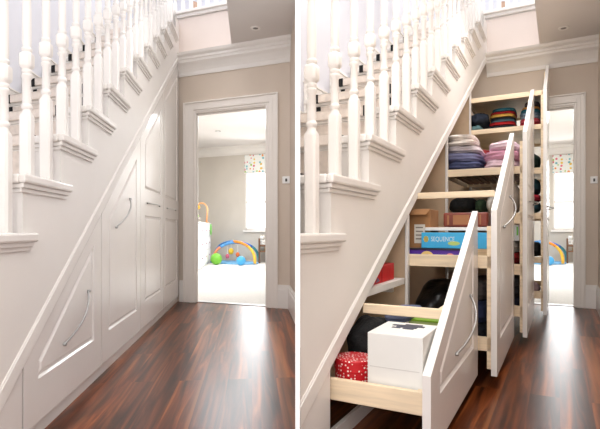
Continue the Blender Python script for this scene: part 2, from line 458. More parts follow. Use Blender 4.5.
def staircase(H, where):
    Q = H.Q
    st = thing('staircase', 'white painted staircase with turned spindles '+where, 'staircase', Q(2.5, -.4, 0))
    cut = dict(hall=H, clip=True)
    for k in range(KMIN, KMAX+1):
        mb = MB()
        a, b = rs_(k)+.034, rs_(k+1)-.0
        mb.hexa(Q, (b, -.85, th(k)-.031), (a, .0, th(k)))
        mb.hexa(Q, (b-.07, 0, th(k)-.031), (a, .032, th(k)))              # return nosing
        mb.build('tread', M['white'], st, bevel=.007, **cut)
        mb = MB()
        for z, d in ((.031, .019), (.046, .009)):
            mb.hexa(Q, (b-.06+z*.3, 0, th(k)-z-.015), (a-.008, d, th(k)-z))
            mb.hexa(Q, (a-.03, -.85, th(k)-z-.015), (rs_(k)+d, .0, th(k)-z))
        mb.build('moulding', M['white'], st, bevel=.003, **cut)
        box(Q, (rs_(k)-.018, -.85, th(k)-RISE), (rs_(k)+.004, .001, th(k)-.03)).build('riser', M['white'], st, **cut)
    box(Q, (rs_(KMAX+1)-.018, -.85, th(KMAX)), (rs_(KMAX+1), 0, LAND-.0)).build('riser', M['white'], st, **cut)
    hb = lambda s: 1.066+.609*(3.53-s)
    xd = H.d; yd = Vector((-H.d.y, H.d.x, 0))
    for j in range(-4, 22):
        s = 3.53-.161*j
        k = next(k for k in range(KMIN-2, KMAX+3) if rs_(k+1) < s <= rs_(k))
        if k < KMIN or k > KMAX: continue
        B = hb(s)-th(k)
        c = Q(s, -.042, th(k))
        if H.side == 'R' and c.x < .03: continue
        p = [(.0205, 0, 1), (.0205, B-.012, 1), (.0185, B-.004, 1), (.0155, B+.006), (.014, B+.014), (.0185, B+.022), (.0185, B+.029), (.014, B+.035),
             (.015, B+.05), (.0135, B+.122), (.0185, B+.13), (.0185, B+.137), (.014, B+.142), (.0175, B+.149), (.0175, B+.154), (.0155, B+.158),
             (.0195, B+.167, 1), (.021, B+.173, 1), (.021, B+.207, 1), (.0195, B+.213, 1), (.0145, B+.219), (.018, B+.225), (.018, B+.231), (.014, B+.236),
             (.0155, B+.26), (.015, B+.36), (.0115, B+.5), (.016, B+.51), (.016, B+.52), (.0125, B+.53), (.018, B+.54, 1), (.018, B+.66, 1)]
        o = MB().lathe(c, p, 16, 0, xd, yd).build('baluster', M['white'], st, bevel=0)
        for f in o.data.polygons: f.use_smooth = True
        try: o.data.set_sharp_from_angle(angle=math.radians(38))
        except Exception: pass
    s0, s1 = 4.3, .1
    prof = [(-.03, 0), (.03, 0), (.034, .02), (.026, .05), (0, .06), (-.026, .05), (-.034, .02)]
    MB().prism([Q(s0, -.042+a, hb(s0)+.655+z) for a, z in prof], [Q(s1, -.042+a, hb(s1)+.655+z) for a, z in prof]).build('handrail', M['white'], st, bevel=.006, **cut)
    # carpet runner, bordered black
    rn = None
    mb = MB(); b1 = MB(); b2 = MB(); e = .011
    for k in range(KMIN, KMAX+1):
        for m_, u0, u1, x in ((mb, -.72, -.185, 0), (b1, -.185, -.152, .001), (b2, -.755, -.72, .001)):
            m_.hexa(Q, (rs_(k), u0, th(k)-RISE+.0), (rs_(k)+e+x, u1, th(k)-.05))
            a, b = rs_(k)+.034, rs_(k+1)
            m_.hexa(Q, (b+e, u0, th(k)), (a+e, u1, th(k)+e+x))
            m_.hexa(Q, (a, u0, th(k)-.036-x), (a+e+x, u1, th(k)+e))
    rn = mb.build('stair_runner', M['runner'], hall=H, clip=True, bevel=.006)
    tag(rn, 'beige carpet runner with black borders on the stairs '+where, 'carpet')
    for m_ in (b1, b2): m_.build('border', M['black'], rn, hall=H, clip=True)
    # balustrade on the landing above
    lb = thing('landing_balustrade', 'white spindle balustrade on the upper landing '+where, 'balustrade', Q(0, 0, 3.03))
    for i in range(13):
        u = -.55+.1*i
        c = Q(-.015, u, 3.03)
        MB().lathe(c, [(.019, 0, 1), (.019, .1, 1), (.012, .12), (.016, .14), (.011, .2), (.016, .5), (.011, .6), (.019, .62, 1), (.019, .85, 1)], 12, 0, xd, yd).build('baluster', M['white'], lb)
    box(Q, (-.045, -.62, 3.88), (.015, .72, 3.93)).build('handrail', M['white'], lb, bevel=.01)

def fittings(H, where):
    Q = H.Q
    c = Q(.407, .895, CEIL)
    t = thing('downlight', 'small recessed spotlight in the hall ceiling '+where, 'ceiling light', c)
    MB().lathe(c, [(.02, -.001), (.026, -.006), (.04, -.008), (.045, -.002), (.045, .0)], 24).build('rim', M['white'], t, smooth=True)
    MB().lathe(c, [(.024, -.004), (.012, -.0065), (.001, -.007)], 20).build('lens', plas((120, 116, 112)), t, smooth=True)
    t = thing('light_switch', 'white square light switch on the beige wall right of the doorway '+where, 'light switch', Q(0, 1.235, 1.2))
    box(Q, (0, 1.185, 1.193), (.009, 1.262, 1.262)).build('plate', plas((250, 249, 247)), t, bevel=.003)
    box(Q, (.008, 1.215, 1.212), (.015, 1.235, 1.24)).build('rocker', plas((70, 66, 64)), t, bevel=.002)
    # two boxes upstairs, just seen over the ledge
    for i, (u, w, hh, c_) in enumerate(((-.03, .11, .1, (214, 186, 164)), (.16, .07, .2, (204, 170, 148)))):
        o = MB().lathe(Q(-.2, u, 3.0), [(w*.38, 0), (w*.5, .02), (w*.55, hh*.6), (w*.48, hh), (w*.42, hh), (w*.4, hh*.3)], 20).build('storage_basket', fab(c_), smooth=True)
        tag(o, ('low wide tan basket' if i == 0 else 'tall narrow brown basket')+' behind the landing spindles '+where, 'basket')

def far_room(H, where):
    Q = H.Q; B = -6.55
    uL, uR = -1.35, 1.6
    if H.side == 'L': uR = 1.32
    struct(box(Q, (B-.1, uL-.1, -.05), (-.1, uR+.1, .004)).build('floor', M['carpet'], hall=H, clip=True))
    wl, wr, wb, wt = .68, 1.25, .755, 2.45
    mb = MB()
    mb.hexa(Q, (B-.12, uL, 0), (B, wl, 2.8)); mb.hexa(Q, (B-.12, wr, 0), (B, uR, 2.8)); mb.hexa(Q, (B-.12, wl, 0), (B, wr, wb)); mb.hexa(Q, (B-.12, wl, wt), (B, wr, 2.8))
    struct(mb.build('wall_back', M['room'], hall=H, clip=True))
    struct(box(Q, (B, uL-.1, 0), (-.1, uL, 2.8)).build('wall_left', M['room'], hall=H, clip=True))
    struct(box(Q, (B, uR, 0), (-.1, uR+.1, 2.8)).build('wall_right', M['room'], hall=H, clip=True))
    struct(box(Q, (B-.1, uL, 2.72), (-.1, uR, 2.8)).build('ceiling', M['ceil'], hall=H, clip=True))
    mb = MB(); mb.prism([Q(B+d, uL, 2.52+z) for d, z in ((0, 0), (.02, 0), (.03, .05), (.08, .12), (.15, .15), (.16, .2), (0, .2))],
                        [Q(B+d, uR, 2.52+z) for d, z in ((0, 0), (.02, 0), (.03, .05), (.08, .12), (.15, .15), (.16, .2), (0, .2))])
    struct(mb.build('trim_9', M['white'], hall=H, clip=True))
    # window: frame, sash bars, bright pane of daylight, sill
    fr = MB()
    fr.hexa(Q, (B-.1, wl, wb), (B+.012, wl+.05, wt)); fr.hexa(Q, (B-.1, wr-.05, wb), (B+.012, wr, wt)); fr.hexa(Q, (B-.1, wl, wb), (B+.012, wr, wb+.05)); fr.hexa(Q, (B-.1, wl, wt-.05), (B+.012, wr, wt))
    fr.hexa(Q, (B-.07, wl+.05, 1.38), (B-.03, wr-.05, 1.43)); fr.hexa(Q, (B-.03, wl-.06, wb-.05), (B+.07, wr+.06, wb-.005))
    w = struct(fr.build('window_1', M['white'], hall=H, bevel=.004))
    box(Q, (B-.06, wl+.05, wb+.05), (B-.055, wr-.05, wt-.05)).build('pane', mat('daylit_glass_'+H.side, (250, 252, 255), .1, 0, emit=1.3), w)
    bl = box(Q, (B+.02, .665, 2.08), (B+.03, 1.27, 2.5)).build('roman_blind', dots('spotted_blind_'+H.side, (240, 240, 236), [(236, 150, 70), (130, 190, 200), (220, 110, 130), (170, 200, 90), (240, 200, 70)], 13, .36))
    tag(bl, 'white blind with coloured spots at the top of the far window '+where, 'blind')
    MB().tube([Q(B+.025, .665, 2.08), Q(B+.025, 1.27, 2.08)], .014, 8).build('bottom_bar', M['white'], bl)
    for i, (s, u) in enumerate(((-2.2, .0), (-4.6, .1))):
        c = Q(s, u, 2.72)
        t = thing('downlight', ('nearer' if i == 0 else 'farther')+' recessed spotlight in the ceiling beyond the doorway '+where, 'ceiling light', c)
        MB().lathe(c, [(.03, -.002), (.055, -.008), (.06, 0)], 20).build('rim', plas((170, 168, 166)), t, smooth=True)
        MB().lathe(c, [(.028, -.003), (.001, -.006)], 16).build('lens', plas((225, 225, 225)), t)
    # play gym on the carpet
    g = thing('baby_gym', 'baby play gym with crossed rainbow arches on the far carpet '+where, 'baby gym', Q(-6.0, .4, .004))
    pts = []
    mb = MB(); ring = []
    for k in range(28):
        t = 2*PI*k/28; ring.append(Q(-5.95+.45*math.sin(t), .4+.62*math.cos(t), .004))
    mb.prism(ring, [p+Vector((0, 0, .035)) for p in ring]); mb.build('mat', fab((120, 178, 222)), g, bevel=.012)
    def arch(p0, p1, hh, r, cols):
        n = 24; P_ = []
        for k in range(n+1):
            t = k/n; a = PI*t
            P_.append(Q(p0[0]+(p1[0]-p0[0])*(1-math.cos(a))/2, p0[1]+(p1[1]-p0[1])*(1-math.cos(a))/2, .03+hh*math.sin(a)**.75))
        segs = len(cols)
        for i, c in enumerate(cols):
            MB().tube(P_[i*n//segs:(i+1)*n//segs+1], r, 8).build('arch_section', fab(c), g, smooth=True)
    arch((-6.3, -.14), (-5.6, .93), .46, .03, [(92, 150, 214), (92, 150, 214), (244, 150, 60), (248, 190, 70)])
    arch((-5.6, -.1), (-6.35, 1.03), .44, .03, [(236, 150, 110), (96, 160, 220), (90, 130, 205), (80, 150, 160)])
    for (s, u, h, r, c) in ((-5.95, .33, .27, .06, (250, 200, 60)), (-5.95, .5, .2, .045, (230, 120, 70)), (-5.9, .24, .16, .045, (220, 110, 130))):
        o = MB().ball(Q(s, u, h), r, r, r*1.2).build('hanging_toy', fab(c), g, smooth=True)
        MB().tube([Q(s, u, h+r), Q(s, u, h+r+.17)], .006, 6).build('ribbon', fab((240, 235, 230)), o)
    def ball(u, h, r, c, label, s=-5.3):
        o = MB().ball(Q(s, u, h+r+.004), r, r, r, 24, 16).build('play_ball', plas(c, .5), smooth=True); tag(o, label, 'ball')
    ball(-.0, .0, .125, (120, 190, 60), 'round green toy ball at the left foot of the play gym '+where)
    ball(.6, .0, .1, (70, 165, 222), 'round light blue toy ball at the right of the play gym '+where)
    # little wooden stand with soft toys
    t = thing('wooden_stand', 'small dark wooden stand below the far window '+where, 'table', Q(-6.3, 1.17, .004))
    for s in (-6.18, -6.42):
        for u in (1.045, 1.29):
            box(Q, (s-.02, u-.022, .004), (s+.02, u+.022, .56)).build('leg', plas((112, 76, 52)), t, bevel=.004)
    for h in (.255, .38): box(Q, (-6.43, 1.03, h), (-6.17, 1.305, h+.03)).build('shelf', plas((128, 88, 60)), t, bevel=.003)
    def plush(c, sc, rgb, label):
        t = thing('soft_toy', label, 'soft toy', Q(*c)); m = fab(rgb)
        X = lambda a, b, z: Q(c[0]+a*sc, c[1]+b*sc, c[2]+z*sc)
        MB().ball(X(0, 0, .5), .42*sc, .4*sc, .5*sc).build('body', m, t, smooth=True)
        hd = MB().ball(X(.05, 0, 1.2), .36*sc, .36*sc, .34*sc).build('head', m, t, smooth=True)
        for b in (-.26, .26): MB().ball(X(.05, b, 1.5), .13*sc, .13*sc, .15*sc).build('ear', m, hd, smooth=True)
        for b in (-.42, .42): MB().ball(X(.15, b, .62), .15*sc, .15*sc, .3*sc).build('arm', m, t, smooth=True)
        for b in (-.24, .24): MB().ball(X(.4, b, .17), .28*sc, .17*sc, .17*sc).build('leg', m, t, smooth=True)
    plush((-6.3, 1.12, .41), .13, (242, 240, 236), 'white soft toy sitting on top of the wooden stand '+where)
    plush((-6.3, 1.2, .285), .055, (216, 176, 120), 'tan soft toy on the lower shelf of the wooden stand '+where)
    if H.side == 'L':
        s0, s1 = -3.55, -5.85; uf = -.19
        t = thing('white_chest', 'long white chest of drawers in the far room '+where, 'chest of drawers', Q(-4.7, -.4, 0))
        mb = MB(); mb.hexa(Q, (s1, -.62, .06), (s0, uf-.02, .87)); mb.hexa(Q, (s1+.03, -.6, 0.004), (s0-.03, uf-.05, .06))
        mb.build('carcass', plas((240, 241, 244)), t, bevel=.004)
        box(Q, (s1-.02, -.64, .87), (s0+.02, uf, .9)).build('top', plas((246, 246, 247)), t, bevel=.005)
        for i in range(3):
            a, b = s0-.03-(i*.75), s0-.03-(i+1)*.75+.02
            for z0, z1 in ((.09, .34), (.36, .6), (.62, .85)):
                d = box(Q, (b, uf-.02, z0), (a, uf-.003, z1)).build('drawer', plas((244, 244, 246)), t, bevel=.004)
                MB().ball(Q((a+b)/2, uf+.008, (z0+z1)/2), .016, .016, .016, 12, 8).build('knob', plas((196, 168, 176)), d, smooth=True)
        # arch of hanging toys on top of the chest
        a = thing('toy_arch', 'orange toy arch with yellow and green hangers on the white chest', 'toy', Q(-5.2, -.35, .9))
        P_ = [Q(-5.2, -.235, .9), Q(-5.2, -.215, 1.1)]+[Q(-5.2, -.36+.15*math.cos(PI*k/14), 1.17+.16*math.sin(PI*k/14)) for k in range(15)]+[Q(-5.2, -.51, 1.02)]
        MB().tube(P_, .019, 8).build('arch', plas((232, 172, 118)), a, smooth=True)
        box(Q, (-5.3, -.3, .9), (-5.1, -.18, .915)).build('foot', plas((232, 172, 118)), a, bevel=.004)
        for (u, h, r, c) in ((-.46, 1.24, .055, (244, 182, 48)), (-.5, 1.13, .035, (236, 190, 70)), (-.47, 1.05, .04, (150, 190, 80)), (-.42, 1.0, .03, (200, 190, 180))):
            MB().ball(Q(-5.2, u, h), r, r, r, 14, 10).build('hanging_toy', plas(c), a, smooth=True)
        ri = MB(); ri.tube([Q(-5.55+.07*math.cos(t*PI/10), uf+.03, .76+.11*math.sin(t*PI/10)) for t in range(20)], .016, 8, closed=True)
        tag(ri.build('teething_ring', plas((120, 190, 90)), smooth=True), 'green ring hung on the front of the white chest', 'toy')

WL = 'in the shut-drawer hall'
WR = 'in the open-drawer hall'
for H, w in ((HL, WL), (HR, WR)):
    hall_shell(H, w); staircase(H, w); fittings(H, w); far_room(H, w)

# ------------------------------------------------------------------ left hall: the four shut fronts
ORD = ['lowest sloping white cupboard front, nearest the camera, shut, with a slanted bow handle',
       'second white cupboard front from the camera, shut, one tall panel and a slanted bow handle',
       'third white cupboard front from the camera, shut, two panels and a level handle',
       'tallest white cupboard front beside the door wall, shut, with a level handle']
for i in range(4):
    a, b = GAPS[i], GAPS[i+1]
    t = thing('pull_out_cupboard', ORD[i], 'cupboard', HL.Q((a+b)/2, -.03, .062), 'shut pull-out cupboards under the stairs')
    fr = front_mesh(HL.Q, FR[i], PANELS[i], 0).build('front', M['front'], t, bevel=0)
    bow_handle(HL.Q, HAND[i][0], HAND[i][1], 0).build('handle', M['chrome'], fr, smooth=True)

# ------------------------------------------------------------------ right hall: the pulled-out units
P = HR.P; K = HR.ks
UF = [(.303, .33), (.388, .414), (.465, .489), (.556, .58)]
NEAR = [3.461*K, 2.616*K, 1.757*K, .89*K]
FARS = [2.616*K, 1.757*K, .89*K, .03*K]
TRAYS = [[(.178, .25)], [(.174, .24), (.567, .627)], [(.19, .26), (.46, .53), (.79, .862), (1.115, 1.163)],
         [(.19, .25), (.48, .53), (.84, .89), (1.21, 1.26), (1.575, 1.615), (1.85, 1.89)]]
ORDR = ['lowest pull-out drawer unit with sloping white front, nearest the camera, holding boxes',
        'second pull-out unit from the camera, holding game boxes below the steps',
        'third pull-out unit from the camera, stacked with folded clothes and towels',
        'tallest pull-out unit by the doorway, with the highest clothes shelf']
def hs(s): return DIAG(s/K)
for i in range(4):
    n, fa = NEAR[i], FARS[i]; ui, uo = UF[i]
    t = thing('pull_out_unit', ORDR[i], 'drawer unit', P((n+fa)/2, ui/2, .06), 'pulled-out units under the stairs')
    sc = lambda s, u, h: P(s*K, u, h)
    fr = front_mesh(sc, FRO[i], PANELSO[i], uo).build('front', M['front'], t)
    bow_handle(sc, HAND[i][0], HAND[i][1], uo).build('handle', M['chrome'], fr, smooth=True)
    ub = -.045 if i else -.085
    # pine board behind the front
    if i:
        top = min(hs(n-.03)-.12, 2.0)
        box(P, (n-.035, ui-.02, .09), (n-.012, ui, top)).build('post', M['pine'], t, bevel=.002)
        top = min(hs(fa+.03)-.15, 2.3)
        box(P, (fa+.028, ui-.02, .09), (fa+.048, ui, top)).build('post', M['pine'], t, bevel=.002)
    for (z0, z1) in TRAYS[i]:
        mb = MB()
        ns = n-.012
        lim = z1+.06
        while hs(ns) < lim: ns -= .02
        mb.hexa(P, (ns-.02, ub+.002, z0), (ns, ui, z1)); mb.hexa(P, (fa+.028, ub, z0), (fa+.046, ui, z1))
        mb.hexa(P, (fa+.046, ub, z0), (ns-.02, ub+.018, z1)); mb.hexa(P, (fa+.046, ui-.022, z0), (ns-.02, ui-.002, z1))
        tr = mb.build('tray', M['pine'], t, bevel=.002, hall=HR, clip=True)
        fl = z0+.012 if z1 < .75 else z1-.012
        if abs(z1-1.163) < .001:
            u = ub+.03
            while u < ui-.05:
                box(P, (fa+.046, u, fl-.012), (ns-.02, u+.034, fl+.01)).build('slat', plas((112, 76, 50), .6), tr); u += .047  # dark brown puts the shade of the shelf's underside into the slats
        else:
            box(P, (fa+.046, ub+.018, fl-.006), (ns-.02, ui-.022, fl+.004)).build('base', M['pine'], tr, hall=HR, clip=True)
    if i == 0:
        mb = MB(); mb.hexa(P, (3.6, .0, .428), (3.62, ui, .465)); mb.hexa(P, (fa+.05, ui-.02, .428), (3.6, ui, .465))
        mb.build('rail', M['pine'], t, bevel=.003)
    if i == 1:
        for s0 in (2.8,): box(P, (s0, -.02, .915), (s0+.02, ui, .948)).build('rail', M['pine'], t, bevel=.003)
        box(P, (2.3, .05, .747), (2.84, ui-.022, .764)).build('thin_shelf', M['white'], t, bevel=.002)

# fixed dividers and the small triangular shelf under the string
for i, s in enumerate((2.616, 1.757, .89)):
    a, b = s*K-.004, s*K+.022
    top = hs(b)-.03
    mb = MB(); mb.prism([P(a, -.48, 0), P(a, -.016, 0), P(a, -.016, top), P(a, -.48, top)], [P(b, -.48, 0), P(b, -.016, 0), P(b, -.016, top), P(b, -.48, top)])
    lab = ['divider board behind the red carton, ending in a white post', 'divider board behind the second unit, ending in a pale post', 'divider board behind the third unit, ending in a pale post'][i]
    t = thing('divider_panel', lab, 'panel', P(s*K+.015, -.3, 0), 'fixed dividers under the stairs')
    mb.build('board', M['mdf'], t, hall=HR, clip=True)
    box(P, (a-.003, -.016, 0), (b+.006, -.002, top)).build('edge_post', M['white'], t, bevel=.002)
t = thing('corner_shelf', 'small three-cornered white shelf under the stair slope holding the red carton', 'shelf', P(3.25, -.2, .482))
mb = MB(); mb.hexa(P, (3.03, -.4, .482), (3.58, -.004, .512)); mb.build('board', M['string'], t, bevel=.002, hall=HR, clip=True)
mb = MB(); mb.hexa(P, (3.03, -.4, .44), (3.06, -.06, .482)); mb.build('batten', M['string'], t, hall=HR, clip=True)

# ---- things in the lowest unit
t = thing('white_carton', 'large plain white carton in the lowest pulled-out drawer', 'box', P(3.76, .2, .2))
box(P, (3.65, .112, .198), (3.868, .296, .412)).build('carton', mat('white_card', (236, 235, 231), .6, .03, 4), t, bevel=.003)
mb = MB()
for a, b, c, d in ((3.70, .15, 3.72, .262), (3.72, .17, 3.745, .242), (3.745, .16, 3.76, .19), (3.745, .2, 3.765, .236), (3.68, .19, 3.7, .25)):
    mb.hexa(P, (a, b, .4115), (c, d, .4135))
mb.build('dark_print', plas((52, 58, 80), .5), t)
MB().hexa(P, (3.8684, .12, .30), (3.869, .285, .303)).build('seam', plas((214, 212, 208)), t)
t = thing('hat_box', 'round red box with small white dots beside the white carton', 'box', P(3.815, .038, .198))
def oval(rx, ru, z0, z1, n=40):
    mb = MB(); lo = []; hi = []
    for k in range(n):
        a = 2*PI*k/n; lo.append(P(3.795+rx*math.cos(a), .036+ru*math.sin(a), z0)); hi.append(P(3.795+rx*math.cos(a), .036+ru*math.sin(a), z1))
    return mb.prism(lo, hi)
spots = dots('red_with_white_dots', (198, 16, 30), [(246, 232, 226)], 88, .3, .45)
oval(.066, .068, .198, .272).build('box', spots, t, smooth=False, bevel=.003)
oval(.069, .071, .262, .305).build('lid', spots, t, smooth=False, bevel=.005)
lump(HR, 'black_bag', 'slack black bag at the back of the lowest pulled-out drawer', 'bag', None, (3.38, 3.7), (-.07, .1), (.198, .4), M['black'], 3)
cloth(HR, 'folded_cloth', 'blue folded cloth behind the white carton', 'cloth', None, (3.3, 3.6), (.06, .17), (.395, .43), (104, 112, 140), 5)
t = thing('green_book', 'thin green book lying on a dark pile behind the white carton', 'book', P(3.4, .2, .37))
box(P, (3.3, .15, .372), (3.52, .285, .378)).build('cover', plas((140, 184, 50)), t); box(P, (3.3, .15, .396), (3.52, .285, .402)).build('cover', plas((140, 184, 50)), t)
box(P, (3.305, .153, .378), (3.517, .282, .396)).build('pages', plas((206, 224, 150)), t)
lump(HR, 'black_sack', 'dark pile under the green book in the lowest drawer', 'bag', None, (3.2, 3.58), (.14, .29), (.2, .362), M['black'], 9, .12)
# red carton on the corner shelf
t = thing('red_carton', 'small bright red carton on the three-cornered shelf', 'box', P(3.25, -.06, .512))
box(P, (3.12, -.16, .513), (3.42, -.03, .592)).build('carton', plas((206, 24, 26), .5), t, bevel=.003)
mb = MB()
for a, z0, z1 in ((3.36, .553, .576), (3.36, .52, .541)):
    mb.prism([P(a+.025, -.0299, z0), P(a-.025, -.0299, z0+.004), P(a, -.0299, z1)], [P(a+.025, -.028, z0), P(a-.025, -.028, z0+.004), P(a, -.028, z1)])
mb.build('print', plas((126, 112, 140)), t)
box(P, (3.3, -.03, .515), (3.304, -.0285, .59)).build('seam', plas((150, 30, 36)), t)

# ---- second unit
t = thing('brown_carton', 'tall brown cardboard carton at the left end of the game shelf', 'box', P(2.75, 0, .63))
br = mat('brown_card', (170, 122, 78), .8, .08, 6)
mb = MB(); mb.hexa(P, (2.62, -.04, .632), (2.82, .072, .86)); mb.build('carton', br, t, bevel=.003)
mb = MB(); mb.prism([P(2.822, -.03, .858), P(2.822, .072, .858), P(2.86, .06, .83), P(2.86, -.03, .83)], [P(2.82, -.03, .862), P(2.82, .072, .862), P(2.858, .06, .835), P(2.858, -.03, .835)])
mb.build('flap', br, t)
box(P, (2.82, -.012, .68), (2.8215, .045, .78)).build('label_sheet', plas((226, 218, 206)), t)
mb = MB()
for z in (.76, .74, .72, .70): mb.hexa(P, (2.8215, -.004, z), (2.822, .034, z+.006))
mb.build('print', plas((120, 104, 92)), t)

def letters(txt, f, size, s, u0, h0, m, parent, name='lettering'):
    cu = bpy.data.curves.new('t', 'FONT'); cu.body = txt; cu.size = 1
    ob = bpy.data.objects.new('t', cu); COL.objects.link(ob)
    bpy.context.view_layer.update()
    me = bpy.data.meshes.new_from_object(ob.evaluated_get(bpy.context.evaluated_depsgraph_get()))
    bpy.data.objects.remove(ob)
    bm = bmesh.new(); bm.from_mesh(me); bpy.data.meshes.remove(me)
    for v in bm.verts: v.co = f(s, u0+v.co.x*size[0], h0+v.co.y*size[1])
    mb = MB(); mb.bm.free(); mb.bm = bm
    return mb.build(name, m, parent)
t = thing('purple_game_box', 'flat purple game box under the blue box', 'box', P(2.85, .1, .615))
box(P, (2.5, -.038, .605), (2.9, .25, .648)).build('carton', plas((84, 38, 160), .4), t, bevel=.002)
box(P, (2.49, -.038, .648), (2.905, .25, .656)).build('lid_rim', plas((34, 22, 44)), t, bevel=.001)
mb = MB()
def disc(c, r, seg=20, a0=0, a1=PI): 
    return [P(c[0], c[1]+r*math.cos(a0+(a1-a0)*k/seg), c[2]+r*math.sin(a0+(a1-a0)*k/seg)) for k in range(seg+1)]
mb = MB(); mb.poly(disc((2.9015, .075, .607), .036)); mb.build('yellow_print', plas((240, 206, 130)), t)
mb = MB(); mb.poly(disc((2.902, .075, .607), .02)); mb.build('purple_print', plas((120, 70, 170)), t)
mb = MB(); mb.poly(disc((2.9015, .19, .607), .026)); mb.build('pink_print', plas((236, 150, 150)), t)
t = thing('blue_game_box', 'sky blue game box with white lettering on the purple box', 'box', P(2.82, .2, .656))
box(P, (2.6, .035, .6565), (2.86, .36, .737)).build('carton', plas((62, 182, 236), .4), t, bevel=.003)
letters('SEQUENCE', P, (.024, .034), 2.8608, .085, .692, plas((226, 240, 246)), t)
mb = MB()
for k in range(6): mb.poly([P(2.8607, .06+.004*math.cos(2*PI*k/6)+.009*math.cos(a), .703+.006*math.sin(2*PI*k/6)+.011*math.sin(a)) for a in [2*PI*j/10 for j in range(10)]])
mb.build('flower_print', plas((246, 226, 130)), t)
mb = MB(); mb.poly([P(2.8607, .2+.03*math.cos(a), .682+.011*math.sin(a)) for a in [2*PI*j/14 for j in range(14)]]); mb.build('yellow_print', plas((190, 214, 120)), t)
t = thing('brown_album', 'reddish brown album with gilt spine on the thin white shelf', 'book', P(2.7, .25, .764))
box(P, (2.55, .135, .766), (2.8, .355, .84)).build('cover', mat('brown_leather', (128, 52, 32), .4, .2, 12, .1, 60), t, bevel=.008)
mb = MB()
for u0, u1 in ((.155, .165), (.185, .265), (.285, .292), (.315, .322)): mb.hexa(P, (2.8, u0, .778), (2.8012, u1, .827))
mb.build('gilt_band', plas((160, 104, 60), .4), t)
lump(HR, 'bin_bag', 'shiny black bag filling the bottom tray of the second unit', 'bag', None, (2.3, 2.9), (-.03, .24), (.19, .47), M['blackbag'], 14, .2)
for nm, rgb, z0, z1, lab in (('folded_trousers', (22, 24, 32), .19, .29, 'black folded trousers at the bottom of the pile in the second unit'),
                             ('folded_jeans', (34, 42, 74), .29, .4, 'navy folded jeans in the pile at the right of the second unit'),
                             ('folded_jumper', (86, 80, 76), .4, .5, 'grey folded jumper on top of the pile in the second unit')):
    cloth(HR, nm, lab, 'clothes', 'pile at the right of the second unit', (2.5, 2.9), (.25, .362), (z0, z1), rgb, int(z0*100), 3)

# ---- third unit
S3 = (1.5, 1.95)
g3 = 'clothes on the slatted shelf of the third unit'
cloth(HR, 'folded_jumper', 'navy folded jumper at the bottom of the left stack on the slatted shelf', 'clothes', g3, S3, (-.06, .2), (1.163, 1.222), (72, 80, 118), 21, 3, .2)
cloth(HR, 'folded_jumper', 'slate blue folded jumper, second from the bottom of the left stack on the slatted shelf', 'clothes', g3, S3, (-.055, .198), (1.222, 1.285), (126, 128, 164), 22, 3, .22)
cloth(HR, 'folded_jumper', 'pale lilac folded jumper in the middle of the left stack on the slatted shelf', 'clothes', g3, (1.55, 1.93), (-.045, .198), (1.285, 1.335), (206, 196, 200), 23, 3, .24)
cloth(HR, 'folded_jumper', 'cream folded jumper, second from the top of the left stack on the slatted shelf', 'clothes', g3, (1.55, 1.94), (-.055, .178), (1.335, 1.375), (238, 228, 218), 24, 3, .26)
cloth(HR, 'folded_jumper', 'off-white knitted jumper on top of the left stack on the slatted shelf', 'clothes', g3, (1.55, 1.92), (-.045, .165), (1.375, 1.415), (238, 228, 220), 25, 2, .3)
for z0, z1, c, lab in ((1.163, 1.225, (248, 214, 226), 'pale pink folded towel at the bottom of the pink stack'), (1.225, 1.285, (242, 178, 204), 'deeper pink folded towel in the middle of the pink stack'), (1.285, 1.345, (249, 216, 228), 'light pink folded towel on top of the pink stack')):
    cloth(HR, 'folded_towel', lab, 'towel', g3, (1.5, 1.93), (.2 if z0 < 1.28 else .235, .44), (z0, z1), c, int(z0*77), 3, .26)
cloth(HR, 'folded_shirt', 'dark red folded shirt tucked between the cream and pink stacks', 'clothes', g3, (1.2, 1.48), (.12, .23), (1.163, 1.37), (140, 34, 40), 31, 5, .1)
cloth(HR, 'folded_shirt', 'mustard folded shirt at the back behind the pink towels', 'clothes', g3, (1.15, 1.46), (.24, .36), (1.163, 1.355), (206, 158, 66), 32, 5, .1)
lump(HR, 'black_coat', 'black coat rolled up on the shelf below the slatted one', 'clothes', None, (1.5, 1.93), (-.03, .15), (.863, .985), M['black'], 5, .14)
lump(HR, 'green_scarf', 'dark green scarf bundled beside the rolled black coat', 'scarf', None, (1.6, 1.93), (.15, .225), (.863, .965), fab((40, 62, 38)), 6, .15)
lump(HR, 'white_blanket', 'white knitted blanket bundled beside the green scarf', 'blanket', None, (1.6, 1.94), (.23, .31), (.863, .985), fab((232, 226, 218)), 7, .2)
lump(HR, 'cream_blanket', 'cream knitted blanket stuffed behind the front of the third unit', 'blanket', None, (1.6, 1.94), (.32, .44), (.863, 1.06), fab((222, 206, 190)), 8, .2)
for z0, z1, c, nm, lab in ((.475, .53, (140, 30, 34), 'folded_shirt', 'red folded shirt at the bottom of the small pile in the third unit'), (.53, .6, (170, 34, 34), 'folded_shirt', 'bright red folded shirt in the small pile in the third unit'), (.6, .68, (176, 170, 160), 'folded_towel', 'stone grey folded towel in the small pile in the third unit')):
    cloth(HR, nm, lab, 'clothes', 'small pile low in the third unit', (1.6, 1.94), (.3, .44), (z0, z1), c, int(z0*99), 2)
t = thing('white_booklet', 'white booklet with a green mark on the small pile in the third unit', 'book', P(1.85, .42, .68))
box(P, (1.7, .39, .68), (1.935, .44, .78)).build('cover', plas((232, 236, 236)), t, bevel=.002)
box(P, (1.935, .424, .715), (1.9365, .434, .772)).build('green_mark', plas((110, 200, 60)), t)
